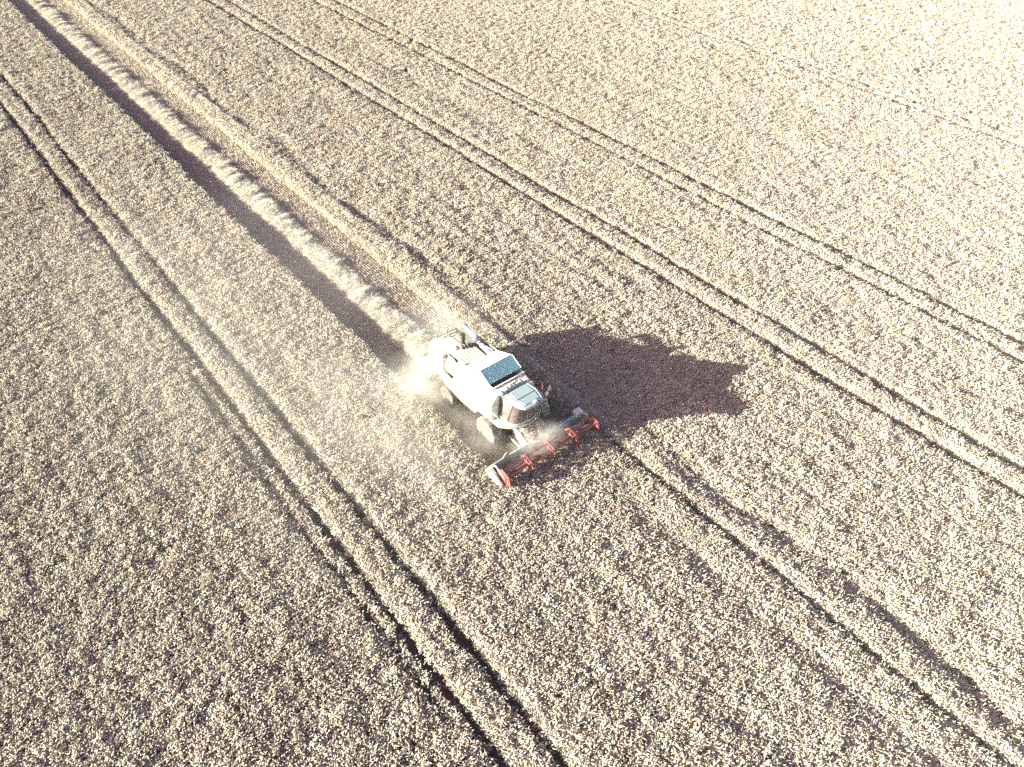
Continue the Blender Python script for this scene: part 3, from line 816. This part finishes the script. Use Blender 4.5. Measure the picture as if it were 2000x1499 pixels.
MB().prism([(3.66, -2.45, 1.04), (3.66, -1.95, 1.04), (3.62, -1.95, 1.30), (3.62, -2.10, 1.34)], (.03, 0, 0)).build('guard_plate', m_body, hdr)
MB().box((3.60, 1.2, 1.10), (0.10, 1.7, 0.10)).build('hydraulic_pipe', m_rail, hdr, bevel=.01)
# intake auger with flighting
p = MB(); p.tube([(4.10, -HW + .1, .48), (4.10, HW - .1, .48)], .16, 16)
for s in (-1, 1):
    prev = None
    for k in range(0, 97):
        y = s * (HW - .15 - k * (2.3 / 96)); t = s * k * 2 * math.pi / 20
        a = p.bm.verts.new((4.10 + .15 * math.cos(t), y, .48 + .15 * math.sin(t))); b2 = p.bm.verts.new((4.10 + .27 * math.cos(t), y, .48 + .27 * math.sin(t)))
        if prev: p.bm.faces.new((prev[0], prev[1], b2, a))
        prev = (a, b2)
p.build('intake_auger', m_metal, hdr, smooth=40)
p = MB(); p.box((4.86, 0, .155), (.10, 2 * HW, .025))
for k in range(80): p.poly([(4.9, -HW + .04 + k * .0775, .16), (4.9, -HW + .075 + k * .0775, .16), (4.98, -HW + .057 + k * .0775, .15)])
p.build('cutter_bar', m_metal, hdr)
# reel: centre tube, six bats with tines, three open spiders and two closed end plates
RC = Vector((4.64, 0, .97)); RR = .50
MB().tube([RC + Vector((0, -3.0, 0)), RC + Vector((0, 3.0, 0))], .105, 16).build('reel_tube', m_red, hdr, smooth=50)
ang = [math.radians(90 + 60 * k + 14) for k in range(6)]
rim_pt = lambda a, r: Vector((RC.x + r * math.cos(a), 0, RC.z + r * math.sin(a)))
for a in ang:
    q0 = rim_pt(a, RR - .03)
    bat = MB().tube([(q0.x, -2.98, q0.z), (q0.x, 2.98, q0.z)], .030, 6).build('reel_bat', m_red, hdr)
    t = MB()
    for k in range(38):
        y = -2.9 + k * .157
        t.tube([(q0.x, y, q0.z), (q0.x + .03, y, q0.z - .10), (q0.x + .01, y, q0.z - .24)], .0065, 3, cap=False)
    tag(t.build('tine', m_dark, bat), kind='stuff')
for y in (-1.5, 0.0, 1.5):
    p = MB()
    for k in range(6):
        a0, a1 = ang[k], ang[(k + 1) % 6]
        def bar(A, B, w, th=.03):
            d = (B - A).normalized(); n_ = Vector((-d.z, 0, d.x)) * w
            p.loft([[A + n_ + Vector((0, y + e * th, 0)), A - n_ + Vector((0, y + e * th, 0)), B - n_ + Vector((0, y + e * th, 0)), B + n_ + Vector((0, y + e * th, 0))] for e in (-1, 1)])
        bar(rim_pt(a0, RR), rim_pt(a1, RR), .055, .045)
        bar(rim_pt(a0, .08), rim_pt(a0, RR), .045, .04)
    p.lathe([(.16, -.06), (.19, -.05), (.19, .05), (.16, .06)], 16, (RC.x, y, RC.z))
    p.build('reel_spider', m_red, hdr, smooth=20)
for s in (-1, 1):
    y = s * 3.02
    p = MB()
    outer = [rim_pt(a, RR + .06) + Vector((0, y, 0)) for a in ang]
    inner = [rim_pt(a, RR - .20) + Vector((0, y, 0)) for a in ang]
    th = Vector((0, s * .035, 0))
    for k in range(6):
        p.loft([[outer[k], outer[(k + 1) % 6], inner[(k + 1) % 6], inner[k]], [v + th for v in (outer[k], outer[(k + 1) % 6], inner[(k + 1) % 6], inner[k])]])
        mid0 = rim_pt(ang[k], .05) + Vector((0, y, 0))
        w = Vector((-math.sin(ang[k]), 0, math.cos(ang[k]))) * .06
        p.loft([[mid0 + w, mid0 - w, inner[k] - w, inner[k] + w], [v + th * .8 for v in (mid0 + w, mid0 - w, inner[k] - w, inner[k] + w)]])
    p.lathe([(.15, -.05), (.17, -.04), (.17, .04), (.15, .05)], 16, (RC.x, y, RC.z))
    p.build('reel_end_plate', m_red, hdr, smooth=20)
# cut stalks lying in the header trough and on the feeder
R = np.random.RandomState(5); n = 420
X = R.uniform(3.85, 4.75, n); Y = R.uniform(-2.9, 2.9, n); Z = R.uniform(.30, .55, n)
n3 = 90
X = np.concatenate([X, R.uniform(2.9, 3.8, n3)]); Y = np.concatenate([Y, R.uniform(-.6, .62, n3)]); Z = np.concatenate([Z, 1.42 - (X[n:] - 3.0) * .55 + .03]); n += n3
scatter('cut_stalks', m_straw, st, np.stack([X, Y, Z], 1), np.stack([R.normal(0, .3, n), R.normal(0, .3, n), R.uniform(0, 6.28, n)], 1),
        np.repeat(R.uniform(.45, .75, n)[:, None], 3, 1), R.randint(0, 5, n), 'freshly cut stalks piled in the cutting header below the reel', 'straw')

# ------------------------------------------------------------------ dust raised by the machine
def dust(name, loc, size, dens, nscale, lo, label, rotz=0.0, seed=0.0, power=1.0):
    m = bpy.data.materials.new(name); m.use_nodes = True
    nt = m.node_tree; nt.nodes.clear()
    out = nt.nodes.new('ShaderNodeOutputMaterial')
    pv = nt.nodes.new('ShaderNodeVolumePrincipled')
    pv.inputs['Color'].default_value = (0.97, 0.96, 0.86, 1)
    pv.inputs['Anisotropy'].default_value = 0.0
    tc = nt.nodes.new('ShaderNodeTexCoord')
    ln = nt.nodes.new('ShaderNodeVectorMath'); ln.operation = 'LENGTH'
    nt.links.new(tc.outputs['Object'], ln.inputs[0])
    fall = nt.nodes.new('ShaderNodeMapRange'); fall.interpolation_type = 'SMOOTHSTEP'
    fall.inputs[1].default_value = 1.0; fall.inputs[2].default_value = 0.15; fall.inputs[3].default_value = 0.0; fall.inputs[4].default_value = 1.0
    nt.links.new(ln.outputs['Value'], fall.inputs[0])
    mp = nt.nodes.new('ShaderNodeMapping'); mp.inputs['Scale'].default_value = size; mp.inputs['Location'].default_value = (seed, seed * 1.7, 0)
    nt.links.new(tc.outputs['Object'], mp.inputs[0])
    n = nt.nodes.new('ShaderNodeTexNoise'); n.inputs['Scale'].default_value = nscale; n.inputs['Detail'].default_value = 4; n.inputs['Roughness'].default_value = 0.6
    n.inputs['Distortion'].default_value = 0.4
    nt.links.new(mp.outputs[0], n.inputs['Vector'])
    cl = nt.nodes.new('ShaderNodeMapRange'); cl.inputs[1].default_value = lo; cl.inputs[2].default_value = 0.78
    nt.links.new(n.outputs[0], cl.inputs[0])
    mu = nt.nodes.new('ShaderNodeMath'); mu.operation = 'MULTIPLY'
    nt.links.new(fall.outputs[0], mu.inputs[0]); nt.links.new(cl.outputs[0], mu.inputs[1])
    m2 = nt.nodes.new('ShaderNodeMath'); m2.operation = 'MULTIPLY'; m2.inputs[1].default_value = dens
    nt.links.new(mu.outputs[0], m2.inputs[0]); nt.links.new(m2.outputs[0], pv.inputs['Density'])
    nt.links.new(pv.outputs[0], out.inputs['Volume'])
    g = MB(); g.box((0, 0, 0), (2, 2, 2))
    o = g.build(name, m, smooth=0)
    o.location = loc; o.scale = size; o.rotation_euler = (0, 0, rotz)
    return tag(o, label, 'dust', kind='stuff')
dust('dust_plume', (-3.7, -2.3, 1.3), (2.7, 2.4, 1.7), 0.75, 0.8, 0.34, 'dense pale dust plume blowing out beside the rear wheel')
dust('dust_plume', (3.95, -0.2, 1.15), (1.4, 2.2, 1.1), 1.1, 1.1, 0.36, 'cream dust rising over the feeder house behind the red reel', seed=5)
dust('dust_veil', (-2.6, -5.8, 1.4), (9.0, 4.6, 2.1), 0.12, 0.30, 0.33, 'thin dust veil drifting over the standing wheat beside the harvester', seed=11)
dust('dust_veil', (-14.0, -9.0, 1.8), (26.0, 14.0, 3.2), 0.030, 0.14, 0.25, 'broad faint dust veil lying over the wheat left of the wheel marks', seed=41)
dust('dust_veil', (-6.8, 1.6, 1.4), (4.2, 3.2, 1.8), 0.20, 0.5, 0.34, 'light dust hanging over the stubble behind the harvester tail', seed=21)
dust('dust_veil', (1.2, -2.3, 1.0), (3.0, 1.5, 1.2), 0.32, 0.8, 0.36, 'light dust swirling around the front wheel beside the crop edge', seed=31)

# ------------------------------------------------------------------ summer haze over the whole field
m_haze = bpy.data.materials.new('summer_haze'); m_haze.use_nodes = True
nt = m_haze.node_tree; nt.nodes.clear()
out = nt.nodes.new('ShaderNodeOutputMaterial'); pv = nt.nodes.new('ShaderNodeVolumePrincipled')
pv.inputs['Color'].default_value = (0.93, 1.0, 0.86, 1); pv.inputs['Density'].default_value = 0.00045; pv.inputs['Anisotropy'].default_value = -0.75
nt.links.new(pv.outputs[0], out.inputs['Volume'])
g = MB(); g.box((0, 0, 15.8), (1410, 1410, 33.6))
tag(g.build('haze', m_haze, smooth=0), 'pale summer haze lying over the whole wheat field', 'haze', kind='stuff')
